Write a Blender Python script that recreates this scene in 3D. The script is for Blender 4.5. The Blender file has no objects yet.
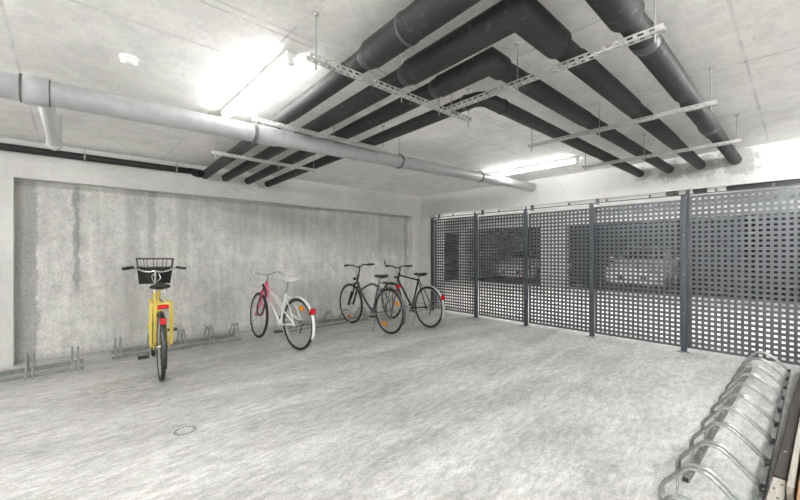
import bpy, math, random
from mathutils import Vector, Matrix
random.seed(7)
S = bpy.context.scene
COL = S.collection
PI = math.pi

# ------------------------------------------------------------ camera, world, exposure
cd = bpy.data.cameras.new('camera'); cam = bpy.data.objects.new('camera', cd); COL.objects.link(cam)
cam.location = (0, 0, 1.3)
cam.rotation_euler = (PI/2, 0, -math.radians(42.25))
cd.sensor_width = 36; cd.lens = 363/800*36; cd.shift_y = 1/800
cd.clip_start = 0.05; cd.clip_end = 100
S.camera = cam
w = bpy.data.worlds.new('world'); S.world = w; w.use_nodes = True
w.node_tree.nodes['Background'].inputs[0].default_value = (0.9, 0.95, 1, 1)
w.node_tree.nodes['Background'].inputs[1].default_value = 0.3
S.view_settings.view_transform = 'Standard'; S.view_settings.look = 'None'
S.view_settings.exposure = 1.28; S.view_settings.gamma = 1.0
S.view_settings.use_curve_mapping = False
TUBE = 27.0            # strength of the fluorescent tubes
S.cycles.max_bounces = 16; S.cycles.diffuse_bounces = 10

# ------------------------------------------------------------ materials
def nm(name):
    m = bpy.data.materials.new(name); m.use_nodes = True
    nt = m.node_tree; b = nt.nodes['Principled BSDF']
    return m, nt, b
def plain(name, col, rough=.5, metal=0., spec=.5, var=.12, scale=30, bump=0.0):
    m, nt, b = nm(name)
    n = nt.nodes.new('ShaderNodeTexNoise'); n.inputs['Scale'].default_value = scale; n.inputs['Detail'].default_value = 4
    tc = nt.nodes.new('ShaderNodeTexCoord'); nt.links.new(tc.outputs['Object'], n.inputs['Vector'])
    r = nt.nodes.new('ShaderNodeMapRange'); r.inputs['To Min'].default_value = 1-var; r.inputs['To Max'].default_value = 1+var
    r.inputs['From Min'].default_value = .3; r.inputs['From Max'].default_value = .7
    nt.links.new(n.outputs['Fac'], r.inputs['Value'])
    mx = nt.nodes.new('ShaderNodeVectorMath'); mx.operation = 'SCALE'; mx.inputs[0].default_value = col[:3]
    nt.links.new(r.outputs[0], mx.inputs['Scale']); nt.links.new(mx.outputs[0], b.inputs['Base Color'])
    b.inputs['Roughness'].default_value = rough; b.inputs['Metallic'].default_value = metal
    b.inputs['Specular IOR Level'].default_value = spec
    if bump:
        bp = nt.nodes.new('ShaderNodeBump'); bp.inputs['Strength'].default_value = bump; bp.inputs['Distance'].default_value = .004
        nt.links.new(n.outputs['Fac'], bp.inputs['Height']); nt.links.new(bp.outputs[0], b.inputs['Normal'])
    return m
def emit(name, col, st):
    m, nt, b = nm(name)
    b.inputs['Base Color'].default_value = (.8,.8,.8,1)
    b.inputs['Emission Color'].default_value = (*col, 1); b.inputs['Emission Strength'].default_value = st
    return m

class NT:
    """small helper for longer node graphs working on world position"""
    def __init__(s, name):
        s.m, s.nt, s.b = nm(name)
        g = s.nt.nodes.new('ShaderNodeNewGeometry'); s.P = g.outputs['Position']
        x = s.nt.nodes.new('ShaderNodeSeparateXYZ'); s.nt.links.new(s.P, x.inputs[0]); s.X, s.Y, s.Z = x.outputs
    def L(s, a, b): s.nt.links.new(a, b)
    def put(s, v, sock):
        if hasattr(v, 'links'): s.L(v, sock)
        else: sock.default_value = v
    def math(s, op, a, b=0., c=None, clamp=False):
        n = s.nt.nodes.new('ShaderNodeMath'); n.operation = op; n.use_clamp = clamp
        s.put(a, n.inputs[0]); s.put(b, n.inputs[1])
        if c is not None: s.put(c, n.inputs[2])
        return n.outputs[0]
    def scaled(s, sx, sy, sz, rz=0., vec=None):
        n = s.nt.nodes.new('ShaderNodeMapping'); s.L(vec or s.P, n.inputs[0])
        n.inputs['Rotation'].default_value = (0, 0, rz); n.inputs['Scale'].default_value = (sx, sy, sz)
        return n.outputs[0]
    def noise(s, vec, scale, detail=6, rough=.6, dist=0.):
        n = s.nt.nodes.new('ShaderNodeTexNoise'); s.L(vec, n.inputs['Vector'])
        n.inputs['Scale'].default_value = scale; n.inputs['Detail'].default_value = detail
        n.inputs['Roughness'].default_value = rough; n.inputs['Distortion'].default_value = dist
        return n.outputs['Fac']
    def mr(s, v, a, b, c, d, smooth=False):
        n = s.nt.nodes.new('ShaderNodeMapRange'); s.put(v, n.inputs['Value'])
        if smooth: n.interpolation_type = 'SMOOTHSTEP'
        for k, q in zip(('From Min','From Max','To Min','To Max'), (a,b,c,d)): n.inputs[k].default_value = q
        return n.outputs[0]
    def mul(s, a, b): return s.math('MULTIPLY', a, b)
    def band(s, v, c, hw, soft):            # 1 inside |v-c|<hw, fading over soft
        d = s.math('ABSOLUTE', s.math('SUBTRACT', v, c)); return s.mr(d, hw, hw+soft, 1, 0, True)
    def voro(s, vec, scale):
        n = s.nt.nodes.new('ShaderNodeTexVoronoi'); s.L(vec, n.inputs['Vector']); n.inputs['Scale'].default_value = scale
        return n.outputs['Distance']
    def dist2(s, ax, ay, cx, cy):
        dx = s.math('SUBTRACT', ax, cx); dy = s.math('SUBTRACT', ay, cy)
        return s.math('SQRT', s.math('ADD', s.mul(dx, dx), s.mul(dy, dy)))
    def finish(s, col, val, height, rough=.85, bump=.35, tint=None, tintfac=None, spec=.3):
        mx = s.nt.nodes.new('ShaderNodeVectorMath'); mx.operation = 'SCALE'; mx.inputs[0].default_value = col
        s.L(val, mx.inputs['Scale']); out = mx.outputs[0]
        if tint is not None:
            q = s.nt.nodes.new('ShaderNodeMix'); q.data_type = 'RGBA'; s.put(tintfac, q.inputs['Factor'])
            s.L(out, q.inputs['A']); q.inputs['B'].default_value = (*tint, 1); out = q.outputs['Result']
        s.L(out, s.b.inputs['Base Color']); s.b.inputs['Roughness'].default_value = rough
        s.b.inputs['Specular IOR Level'].default_value = spec
        bp = s.nt.nodes.new('ShaderNodeBump'); bp.inputs['Strength'].default_value = bump; bp.inputs['Distance'].default_value = .006
        s.L(height, bp.inputs['Height']); s.L(bp.outputs[0], s.b.inputs['Normal'])
        return s.m

def mat_floor():
    k = NT('floor_concrete')
    v = k.scaled(.55, 1.9, 1, math.radians(-33))
    n1 = k.noise(v, 1.3, 8, .65, .6)
    n2 = k.noise(k.P, .55, 4, .5)
    n3 = k.noise(k.scaled(1, 2.6, 1, math.radians(-25)), 9, 8, .75, .3)
    n4 = k.noise(k.P, 60, 4, .7)
    a = k.mr(n1, .38, .62, .74, 1.06)
    a = k.mul(a, k.mr(n2, .35, .65, .90, 1.07))
    a = k.mul(a, k.mr(n3, .38, .62, .70, 1.10))
    a = k.mul(a, k.mr(n4, .35, .65, .80, 1.12))
    # scuffed worn patch in front of the large rack
    sp = k.mul(k.mr(k.dist2(k.X, k.Y, 2.0, 1.0), .25, 1.5, 1, 0, True), k.mr(k.noise(k.P, 3, 8, .75), .5, .62, 0, 1))
    a = k.mul(a, k.mr(sp, 0, 1, 1, .80))
    sp = k.mul(k.mr(k.dist2(k.X, k.Y, .55, 4.35), .15, .75, 1, 0, True), k.mr(k.noise(k.P, 5, 6, .7), .38, .6, 0, 1))  # second darker mottled patch, around the yellow bicycle's rear wheel
    a = k.mul(a, k.mr(sp, 0, 1, 1, .72))
    # uneven darkening where the floor meets the back wall
    wl = k.mul(k.mr(k.Y, 5.75, 6.05, 0, 1), k.mr(k.noise(k.P, 6, 5, .6), .4, .6, .2, 1))
    a = k.mul(a, k.mr(wl, 0, 1, 1, .85))
    h = k.math('ADD', n3, k.mul(n4, .4))
    return k.finish((.66, .656, .645), a, h, .62, .25, spec=.35)
def mat_wall():
    k = NT('wall_concrete')
    st = k.noise(k.scaled(5, 5, .55), 1.6, 7, .7)          # vertical run marks
    st2 = k.noise(k.scaled(22, 22, 1.2), 1.0, 4, .6)
    n2 = k.noise(k.P, .9, 5, .6); n4 = k.noise(k.P, 45, 5, .75); n5 = k.noise(k.P, 7, 6, .7)
    a = k.mr(st, .35, .65, .86, 1.05)
    a = k.mul(a, k.mr(st2, .35, .65, .94, 1.03)); a = k.mul(a, k.mr(n2, .35, .65, .86, 1.07))
    a = k.mul(a, k.mr(n4, .35, .65, .80, 1.12)); a = k.mul(a, k.mr(n5, .38, .62, .84, 1.06))
    pits = k.mr(k.voro(k.P, 24), .06, .12, .72, 1)
    a = k.mul(a, pits)
    edge = k.mr(n5, .35, .65, -.025, .025)
    xx = k.math('ADD', k.X, edge)
    # damp dark strip in the left end of the recess, narrow runs and the stain below the pipes
    def stain(c, hw, soft, z0, z1, amt, soft_z=.25):
        nonlocal a
        m_ = k.mul(k.band(xx, c, hw, soft), k.band(k.Z, (z0+z1)/2, (z1-z0)/2, soft_z))
        m_ = k.mul(m_, k.mr(n5, .3, .55, .45, 1)); a = k.mul(a, k.mr(m_, 0, 1, 1, amt))
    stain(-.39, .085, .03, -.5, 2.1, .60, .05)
    stain(.06, .012, .03, .9, 2.0, .55)
    stain(.10, .02, .04, 1.4, 1.95, .80)
    stain(.62, .03, .10, .6, 2.1, .80); stain(.75, .25, .2, .3, 1.0, .80)
    stain(.84, .015, .05, 1.3, 2.1, .72); stain(1.22, .02, .08, 1.2, 2.1, .8)
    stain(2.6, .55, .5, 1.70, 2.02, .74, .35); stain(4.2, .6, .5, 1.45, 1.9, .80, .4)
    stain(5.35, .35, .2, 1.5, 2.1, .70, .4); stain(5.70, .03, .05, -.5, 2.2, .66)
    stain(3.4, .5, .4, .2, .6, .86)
    top = k.mul(k.band(k.Z, 2.11, .03, .04), k.mr(n5, .3, .6, .6, 1)); a = k.mul(a, k.mr(top, 0, 1, 1, .62))  # dirty bevel line along the recess top, deepened with painted shadow
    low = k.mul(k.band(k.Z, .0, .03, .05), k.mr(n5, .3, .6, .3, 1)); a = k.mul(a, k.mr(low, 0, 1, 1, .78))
    h = k.math('ADD', n4, k.mul(pits, .5))
    tf = k.mul(k.mr(n2, .45, .7, 0, .14), 1.0)
    return k.finish((.80, .797, .78), a, h, .85, .3, tint=(.60,.585,.48), tintfac=tf)
def mat_beam():
    k = NT('painted_beam_concrete')
    n2 = k.noise(k.P, 1.2, 5, .6); n4 = k.noise(k.P, 50, 5, .7); n5 = k.noise(k.P, 9, 7, .75)
    a = k.mul(k.mr(n2, .35, .65, .93, 1.04), k.mr(n4, .3, .7, .93, 1.06)); a = k.mul(a, k.mr(n5, .35, .65, .93, 1.03))
    # mortar patches where the black pipes pass through the beam over the fence
    onb = k.mr(k.X, 5.9, 6.0, 0, 1)
    for cy, r in ((.53,.17), (.87,.15), (1.20,.13), (1.54,.10)):
        d = k.math('ADD', k.dist2(k.Y, k.Z, cy-.02, 2.40), k.mr(n5, .3, .7, -.09, .09))
        a = k.mul(a, k.mr(k.mul(onb, k.mr(d, r-.02, r+.03, 1, 0)), 0, 1, 1, .66))
    sp = k.mul(k.mr(k.dist2(k.X, k.Z, 2.2, 2.30), .1, .7, 1, 0, True), k.mr(n5, .52, .62, 0, 1)); sp = k.mul(sp, k.mr(k.X, 5.9, 6.0, 1, 0))
    a = k.mul(a, k.mr(sp, 0, 1, 1, .6))
    return k.finish((.70, .697, .685), a, n4, .8, .25)
def mat_ceiling():
    k = NT('ceiling_concrete')
    n2 = k.noise(k.P, .8, 5, .6); n4 = k.noise(k.P, 40, 5, .7); n5 = k.noise(k.P, 5, 8, .75, .5)
    a = k.mul(k.mr(n2, .35, .65, .90, 1.05), k.mr(n4, .3, .7, .92, 1.07)); a = k.mul(a, k.mr(n5, .35, .62, .87, 1.04))
    rg = k.mr(k.noise(k.P, 3, 5, .7), .45, .6, .25, 1)
    def seam(v, c, amt=.72):
        nonlocal a
        a = k.mul(a, k.mr(k.mul(k.band(v, c, .004, .009), rg), 0, 1, 1, amt))
    for c in (.94, 2.14, 3.33, 4.53, -.26, -1.46): seam(k.X, c)
    for c in (.24, 1.97, 2.03, 2.46, -.9): seam(k.Y, c)
    pits = k.mr(k.voro(k.P, 7), .04, .08, .62, 1); a = k.mul(a, pits)
    return k.finish((.86, .856, .84), a, k.math('ADD', n4, pits), .85, .3)
def mat_galv(name='galvanised_steel', base=(.60,.62,.61)):
    return plain(name, base, .30, .9, .5, .22, 55)

def mat_rubber(name, base):
    m, nt, b = nm(name)
    tc = nt.nodes.new('ShaderNodeTexCoord')
    def noise(sc, d=5, r=.6):
        n = nt.nodes.new('ShaderNodeTexNoise'); n.inputs['Scale'].default_value = sc; n.inputs['Detail'].default_value = d; n.inputs['Roughness'].default_value = r
        nt.links.new(tc.outputs['Object'], n.inputs['Vector']); return n.outputs['Fac']
    a, c = noise(4), noise(26, 6, .75)
    r1_ = nt.nodes.new('ShaderNodeMapRange'); nt.links.new(c, r1_.inputs['Value'])
    for k, v in zip(('From Min','From Max','To Min','To Max'), (.56,.72,0,1)): r1_.inputs[k].default_value = v
    r2_ = nt.nodes.new('ShaderNodeMapRange'); nt.links.new(a, r2_.inputs['Value'])
    for k, v in zip(('From Min','From Max','To Min','To Max'), (.42,.62,.1,.75)): r2_.inputs[k].default_value = v
    mu = nt.nodes.new('ShaderNodeMath'); mu.operation = 'MULTIPLY'; nt.links.new(r1_.outputs[0], mu.inputs[0]); nt.links.new(r2_.outputs[0], mu.inputs[1])
    q = nt.nodes.new('ShaderNodeMix'); q.data_type = 'RGBA'; nt.links.new(mu.outputs[0], q.inputs['Factor'])
    q.inputs['A'].default_value = (*base, 1); q.inputs['B'].default_value = (.22,.22,.215,1); nt.links.new(q.outputs['Result'], b.inputs['Base Color'])
    b.inputs['Roughness'].default_value = .6; b.inputs['Specular IOR Level'].default_value = .35
    bp = nt.nodes.new('ShaderNodeBump'); bp.inputs['Strength'].default_value = .6; bp.inputs['Distance'].default_value = .004
    nt.links.new(c, bp.inputs['Height']); nt.links.new(bp.outputs[0], b.inputs['Normal'])
    return m
M = dict(
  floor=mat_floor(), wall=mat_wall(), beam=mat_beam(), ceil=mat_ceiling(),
  white_wall=plain('white_painted_wall', (.70,.70,.68), .8, var=.06, scale=3),
  dark_wall=plain('shaded_bay_wall', (.012,.013,.015), .8, var=.2, scale=2),  # near-black: the unlit depth of the bays is put into the colour
  dark_floor=plain('shaded_bay_floor', (.018,.018,.019), .7, var=.2, scale=2),  # bay shade painted into the floor colour, since lane tubes reach it
  lane_floor=plain('lane_floor', (.84,.84,.83), .6, var=.06, scale=4),
  door_dark=plain('door_paint', (.035,.045,.07), .5, var=.1),
  rubber=mat_rubber('pipe_insulation', (.034,.034,.036)),
  rubber2=mat_rubber('pipe_insulation_sleeve', (.026,.026,.028)),
  tape=plain('grey_tape', (.075,.075,.078), .45, 0, .5, .3, 25),
  galv=mat_galv(base=(.40,.42,.415)), galv_pale=plain('pale_galvanised_rail', (.27,.29,.28), .5, .3, .5, .2, 40), galv_dark=plain('weathered_rail_steel', (.20,.21,.205), .5, .5, .5, .5, 40),
  zinc=plain('zinc_channel', (.62,.62,.60), .4, .5, .5, .15, 60),
  rod=plain('threaded_steel', (.42,.42,.41), .4, .7, .5, .2, 90),
  greypipe=plain('grey_plastic_pipe', (.36,.37,.385), .35, 0, .5, .10, 20),
  palepipe=plain('pale_plastic_pipe', (.50,.50,.49), .4, 0, .5, .10, 20),
  clamp=plain('pipe_clamp_steel', (.12,.12,.12), .5, .5),
  blackpipe=plain('black_plastic_pipe', (.012,.012,.013), .35),
  white=plain('white_plastic', (.78,.78,.76), .4, var=.03),
  fence=plain('anthracite_sheet', (.115,.122,.134), .33, .5, .5, .10, 6),
  post=plain('anthracite_post', (.075,.088,.10), .38, .4, .5, .1, 8),
  tyre=plain('tyre_rubber', (.025,.025,.026), .75), rim=plain('rim_alloy', (.55,.55,.55), .3, .8),
  spoke=plain('spoke_steel', (.5,.5,.5), .3, .8), chrome=plain('chrome', (.72,.72,.72), .18, .9),
  black=plain('black_plastic', (.02,.02,.021), .45), blackpaint=plain('black_paint', (.022,.022,.024), .25),
  greypaint=plain('dark_grey_paint', (.10,.11,.115), .28, .2), yellow=plain('yellow_paint', (.72,.55,.10), .3, var=.08),
  whitepaint=plain('white_paint', (.82,.82,.80), .25, var=.04), pink=plain('pink_red_paint', (.78,.085,.19), .25, var=.1),
  silver=plain('silver_paint', (.55,.56,.57), .3, .4), red=plain('red_reflector', (.55,.008,.015), .2),
  orange=plain('orange_reflector', (.85,.30,.02), .25), saddle_w=plain('white_vinyl', (.78,.78,.76), .45),
  glass_dark=plain('car_glass', (.02,.022,.025), .08), carwhite=plain('white_car_paint', (.88,.88,.88), .2, var=.02),
  carrose=plain('beige_car_paint', (.72,.64,.62), .2, var=.02),
  drain=plain('drain_metal', (.56,.56,.54), .6, .3), hole=plain('drain_slot', (.13,.13,.125), .9),
)
def mat_wood(name, c1, c2, axis='X'):
    k = NT(name)
    v = k.scaled(1.2, 22, 22); n = k.noise(v, 2.2, 6, .7, .4); n2 = k.noise(k.P, 30, 4, .6)
    q = k.nt.nodes.new('ShaderNodeMix'); q.data_type = 'RGBA'; k.L(k.mr(n, .35, .65, 0, 1), q.inputs['Factor'])
    q.inputs['A'].default_value = (*c1,1); q.inputs['B'].default_value = (*c2,1); k.L(q.outputs['Result'], k.b.inputs['Base Color'])
    k.b.inputs['Roughness'].default_value = .75
    bp = k.nt.nodes.new('ShaderNodeBump'); bp.inputs['Strength'].default_value = .3; bp.inputs['Distance'].default_value = .003
    k.L(k.math('ADD', n, n2), bp.inputs['Height']); k.L(bp.outputs[0], k.b.inputs['Normal'])
    return k.m
M['wood_dark'] = mat_wood('dark_stained_wood', (.014,.010,.008), (.040,.028,.021))
M['wood_pale'] = mat_wood('pale_weathered_wood', (.30,.28,.245), (.52,.49,.44))
M['wood_orange'] = mat_wood('orange_brown_wood', (.36,.19,.085), (.55,.33,.17))
def mat_fade():
    m, nt, b = nm('white_to_pink_paint')
    tc = nt.nodes.new('ShaderNodeTexCoord'); x = nt.nodes.new('ShaderNodeSeparateXYZ'); nt.links.new(tc.outputs['Object'], x.inputs[0])
    r = nt.nodes.new('ShaderNodeMapRange'); r.inputs['From Min'].default_value = .62; r.inputs['From Max'].default_value = .80
    nt.links.new(x.outputs[0], r.inputs['Value'])
    q = nt.nodes.new('ShaderNodeMix'); q.data_type = 'RGBA'; nt.links.new(r.outputs[0], q.inputs['Factor'])
    q.inputs['A'].default_value = (.82,.82,.80,1); q.inputs['B'].default_value = (.78,.085,.19,1)
    nt.links.new(q.outputs['Result'], b.inputs['Base Color']); b.inputs['Roughness'].default_value = .25
    return m
M['fade'] = mat_fade()
M['tube'] = emit('lit_fluorescent_tube', (1, .995, .97), TUBE)
M['tube_lane_fill'] = emit('added_lane_tube', (1, .995, .97), TUBE*4.6)  # for unseen tubes added to brighten the lane beyond the fence
M['tube_fill'] = emit('added_fill_tube', (1, .995, .97), TUBE*7.2)  # for stronger tubes added out of view as fill light

# ------------------------------------------------------------ mesh builder
class MB:
    def __init__(s, xf=None): s.v=[]; s.f=[]; s.sm=[]; s.xf=xf
    def _add(s, vs, fs, smooth=False):
        n = len(s.v)
        for p in vs:
            p = Vector(p); s.v.append(s.xf @ p if s.xf else p)
        for f in fs: s.f.append([i+n for i in f]); s.sm.append(smooth)
        return s
    def box(s, x0, x1, y0, y1, z0, z1, m=None):
        vs = [Vector((x,y,z)) for x in (x0,x1) for y in (y0,y1) for z in (z0,z1)]
        if m: vs = [m @ p for p in vs]
        return s._add(vs, [(0,1,3,2),(4,6,7,5),(0,4,5,1),(2,3,7,6),(0,2,6,4),(1,5,7,3)])
    def rbox(s, x0, x1, y0, y1, z0, z1, r=.005, m=None):   # box with chamfered vertical edges and top/bottom inset
        cx = [(x0+r,y0),(x1-r,y0),(x1,y0+r),(x1,y1-r),(x1-r,y1),(x0+r,y1),(x0,y1-r),(x0,y0+r)]
        mx, my = (x0+x1)/2, (y0+y1)/2
        ins = lambda p: (mx+(p[0]-mx)*(1-2*r/max(x1-x0,1e-6)), my+(p[1]-my)*(1-2*r/max(y1-y0,1e-6)))
        rings = [[(*ins(p), z0) for p in cx], [(*p, z0+r) for p in cx], [(*p, z1-r) for p in cx], [(*ins(p), z1) for p in cx]]
        vs = [Vector(p) for q in rings for p in q]
        if m: vs = [m @ p for p in vs]
        fs = [tuple(range(7,-1,-1)), tuple(range(24,32))]
        for a in range(3):
            for i in range(8): j=(i+1)%8; fs.append((a*8+i, a*8+j, a*8+8+j, a*8+8+i))
        return s._add(vs, fs)
    def tube(s, pts, r, n=8, cap=True, closed=False, rs=None):
        P = [Vector(p) for p in pts]; N = len(P)
        rr = rs or [r]*N
        d = [(P[(i+1)%N]-P[i]).normalized() for i in range(N if closed else N-1)]
        d0 = d[0]; up = Vector((0,0,1)) if abs(d0.z) < .9 else Vector((1,0,0))
        a = d0.cross(up).normalized(); b = d0.cross(a).normalized()
        offs = [a*math.cos(2*PI*k/n)+b*math.sin(2*PI*k/n) for k in range(n)]
        vs = []
        for i in range(N):
            if closed: din, dout = d[i-1], d[i]
            else: din = d[i-1] if i > 0 else d[0]; dout = d[i] if i < N-1 else d[-1]
            nn = din+dout; nn = nn.normalized() if nn.length > 1e-6 else din
            if closed and i == 0:
                vs += [P[0]+o*rr[0] for o in offs]; 
                continue
            new = []
            for o in offs:
                q = o - din*(o.dot(nn)/max(din.dot(nn), .2)); vs.append(P[i]+q*rr[i])
                o2 = q - dout*q.dot(dout); new.append(o2.normalized() if o2.length > 1e-9 else o)
            offs = new
        fs = []
        for i in range(N-1 if not closed else N):
            j = (i+1)%N
            for k in range(n): l=(k+1)%n; fs.append((i*n+k, j*n+k, j*n+l, i*n+l))
        s._add(vs, fs, True)
        if cap and not closed:
            s._add(vs[:n], [tuple(range(n))]); s._add(vs[-n:], [tuple(range(n-1,-1,-1))])
        return s
    def torus(s, c, R, r, axis='Y', seg=40, n=8, a0=0, a1=2*PI, sq=1.0):
        full = abs(a1-a0-2*PI) < 1e-6; N = seg if full else seg+1
        vs = []
        for i in range(N):
            t = a0+(a1-a0)*i/seg; ct, st = math.cos(t), math.sin(t)
            for k in range(n):
                u = 2*PI*k/n; rad = R+r*math.cos(u); h = r*sq*math.sin(u)
                p = {'Y': (rad*ct, h, rad*st), 'Z': (rad*ct, rad*st, h), 'X': (h, rad*ct, rad*st)}[axis]
                vs.append(Vector(c)+Vector(p))
        fs = []
        for i in range(seg):
            j = (i+1)%N
            for k in range(n): l=(k+1)%n; fs.append((i*n+k, i*n+l, j*n+l, j*n+k))
        return s._add(vs, fs, True)
    def guard(s, c, R, w, a0, a1, seg=24):
        prof = [(-w/2, -.012), (-w*.3, 0), (w*.3, 0), (w/2, -.012), (w*.3, -.003), (-w*.3, -.003)]
        vs = []
        for i in range(seg+1):
            t = a0+(a1-a0)*i/seg
            for y, dr in prof: vs.append(Vector(c)+Vector(((R+dr)*math.cos(t), y, (R+dr)*math.sin(t))))
        fs = []
        for i in range(seg):
            for k in range(6): l=(k+1)%6; fs.append((i*6+k, i*6+l, i*6+6+l, i*6+6+k))
        fs += [tuple(range(5,-1,-1)), tuple(seg*6+k for k in range(6))]
        return s._add(vs, fs, True)
    def lathe(s, c, prof, n=24):      # prof: (r, z) list, around Z
        vs = []
        for r, z in prof:
            for k in range(n): u=2*PI*k/n; vs.append(Vector(c)+Vector((r*math.cos(u), r*math.sin(u), z)))
        fs = []
        for i in range(len(prof)-1):
            for k in range(n): l=(k+1)%n; fs.append((i*n+k, i*n+l, i*n+n+l, i*n+n+k))
        fs += [tuple(range(n-1,-1,-1)), tuple((len(prof)-1)*n+k for k in range(n))]
        return s._add(vs, fs, True)
    def plate(s, us, vs_, holes, fn, th):    # perforated sheet; fn(u,v,t)->point, holes(i,j)->bool
        nu, nv = len(us), len(vs_); base = [fn(u,v,0) for u in us for v in vs_]; back = [fn(u,v,th) for u in us for v in vs_]
        N = nu*nv; fs = []
        hole = lambda i,j: not (0<=i<nu-1 and 0<=j<nv-1) or holes(i,j)
        I = lambda i,j: i*nv+j
        for i in range(nu-1):
            for j in range(nv-1):
                if hole(i,j): continue
                a,b,c,d = I(i,j),I(i+1,j),I(i+1,j+1),I(i,j+1)
                fs.append((a,b,c,d)); fs.append((a+N,d+N,c+N,b+N))
                if hole(i,j-1): fs.append((a,a+N,b+N,b))
                if hole(i+1,j): fs.append((b,b+N,c+N,c))
                if hole(i,j+1): fs.append((c,c+N,d+N,d))
                if hole(i-1,j): fs.append((d,d+N,a+N,a))
        return s._add(base+back, fs)
    def build(s, name, mat, parent=None):
        me = bpy.data.meshes.new(name); me.from_pydata([tuple(p) for p in s.v], [], s.f)
        me.polygons.foreach_set('use_smooth', s.sm)
        import bmesh
        bm = bmesh.new(); bm.from_mesh(me); bmesh.ops.recalc_face_normals(bm, faces=bm.faces); bm.to_mesh(me); bm.free()
        me.materials.append(M[mat] if isinstance(mat, str) else mat)
        o = bpy.data.objects.new(name, me); COL.objects.link(o)
        if parent: o.parent = parent
        return o
def tag(o, label, cat, group=None):
    o['label'] = label; o['category'] = cat
    if group: o['group'] = group
    return o
def thing(name, label, cat, loc=(0,0,0), rz=0, group=None):
    o = bpy.data.objects.new(name, None); COL.objects.link(o); o.location = loc; o.rotation_euler = (0,0,rz)
    o.empty_display_size = .1
    return tag(o, label, cat, group)
def struct(name, mb, mat):
    o = mb.build(name, mat); o['kind'] = 'structure'; return o
def copy_tree(o, parent=None):
    c = o.copy(); COL.objects.link(c); c.parent = parent
    for ch in list(o.children): copy_tree(ch, c)
    return c
def arc(c, u, v, r, a0, a1, n):          # points on an arc
    c, u, v = Vector(c), Vector(u), Vector(v)
    return [c + u*(r*math.cos(a0+(a1-a0)*i/n)) + v*(r*math.sin(a0+(a1-a0)*i/n)) for i in range(n+1)]
def smoothpath(pts, k=4):                # Catmull-Rom
    P = [Vector(p) for p in pts]; P = [P[0]*2-P[1]]+P+[P[-1]*2-P[-2]]; out = []
    for i in range(1, len(P)-2):
        a,b,c,d = P[i-1:i+3]
        for j in range(k):
            t=j/k; out.append(.5*((2*b)+(c-a)*t+(2*a-5*b+4*c-d)*t*t+(-a+3*b-3*c+d)*t**3))
    out.append(P[-2]); return out
def rounded(pts, r, n=4):                # polyline with rounded corners
    P = [Vector(p) for p in pts]; out = [P[0]]
    for i in range(1, len(P)-1):
        a = (P[i-1]-P[i]).normalized(); b = (P[i+1]-P[i]).normalized()
        q = min(r, (P[i-1]-P[i]).length*.45, (P[i+1]-P[i]).length*.45); p0 = P[i]+a*q; p1 = P[i]+b*q
        for j in range(n+1):
            t=j/n; out.append((1-t)**2*p0+2*t*(1-t)*P[i]+t*t*p1)
    out.append(P[-1]); return out

# ------------------------------------------------------------ the setting
CZ = 2.56; WY = 5.95; RY = 6.08; BX = 6.05; YF = -2.32; XL = -3.0
struct('floor', MB().box(XL-.2, 6.5, YF-.2, 6.3, -.12, 0), 'floor')
struct('floor_lane', MB().box(6.5, 13.4, YF-.2, 10.7, -.12, 0), 'lane_floor')
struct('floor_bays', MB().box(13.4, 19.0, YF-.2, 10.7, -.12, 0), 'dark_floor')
struct('ceiling', MB().box(XL-.2, 19.0, YF-.2, 10.7, CZ, CZ+.2), 'ceil')
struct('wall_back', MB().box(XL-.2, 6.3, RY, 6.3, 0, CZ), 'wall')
fr = MB()       # raised concrete frame round the recessed field
fr.box(XL, BX, WY, RY+.01, 2.135, CZ)
fr.box(XL, -.475, WY, RY+.01, 0, 2.135)
fr.box(5.80, BX, WY, RY+.01, 0, 2.135)
fr._add([(-.475,WY,2.135),(5.8,WY,2.095),(5.8,RY+.01,2.095),(-.475,RY+.01,2.135),(5.8,WY,2.14),(5.8,RY+.01,2.14)],
        [(0,1,2,3),(0,4,1),(3,2,5),(1,4,5,2),(0,3,5,4)])
struct('trim_1', fr, 'beam')
tb = MB(); tb.box(BX, 6.35, YF-.2, RY+.01, 2.115, CZ+.01)
tb.box(BX, 6.35, 5.48, 6.3, 0, 2.13)
struct('trim_2', tb, 'beam')
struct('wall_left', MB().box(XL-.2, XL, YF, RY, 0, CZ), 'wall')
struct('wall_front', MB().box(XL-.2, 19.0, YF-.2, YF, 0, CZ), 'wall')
# the garage beyond the fence
struct('wall_far', MB().box(6.35, 19.0, 10.5, 10.7, 0, CZ), 'white_wall')
struct('wall_lane', MB().box(6.1, 6.3, 6.3, 10.5, 0, CZ), 'white_wall')
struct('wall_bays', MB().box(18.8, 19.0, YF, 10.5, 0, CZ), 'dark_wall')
struct('trim_3', MB().box(13.35, 13.65, YF, 10.5, 2.27, CZ), 'white_wall')
for i, (y0, y1) in enumerate(((5.75, 6.70), (10.2, 10.5), (1.0, 1.15))):
    struct('wall_pier_%d' % (i+1), MB().box(13.35, 13.65 if i != 2 else 18.8, y0, y1, 0, 2.27), 'white_wall' if i != 2 else 'dark_wall')
dz = MB().box(11.30, 12.95, 10.455, 10.505, 0, 1.98)
do = struct('door_1', dz, 'door_dark')
h_ = MB().tube([(11.42,10.42,1.0),(11.54,10.42,1.0)], .01); h_.tube([(11.42,10.42,1.0),(11.42,10.46,1.0)], .01); h_.build('door_handle', 'chrome', do)
fm = MB().box(11.22,11.30,10.44,10.505,0,2.06).box(12.95,13.03,10.44,10.505,0,2.06).box(11.30,12.95,10.44,10.505,1.98,2.06); fm.build('door_frame', 'post', do)

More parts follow.
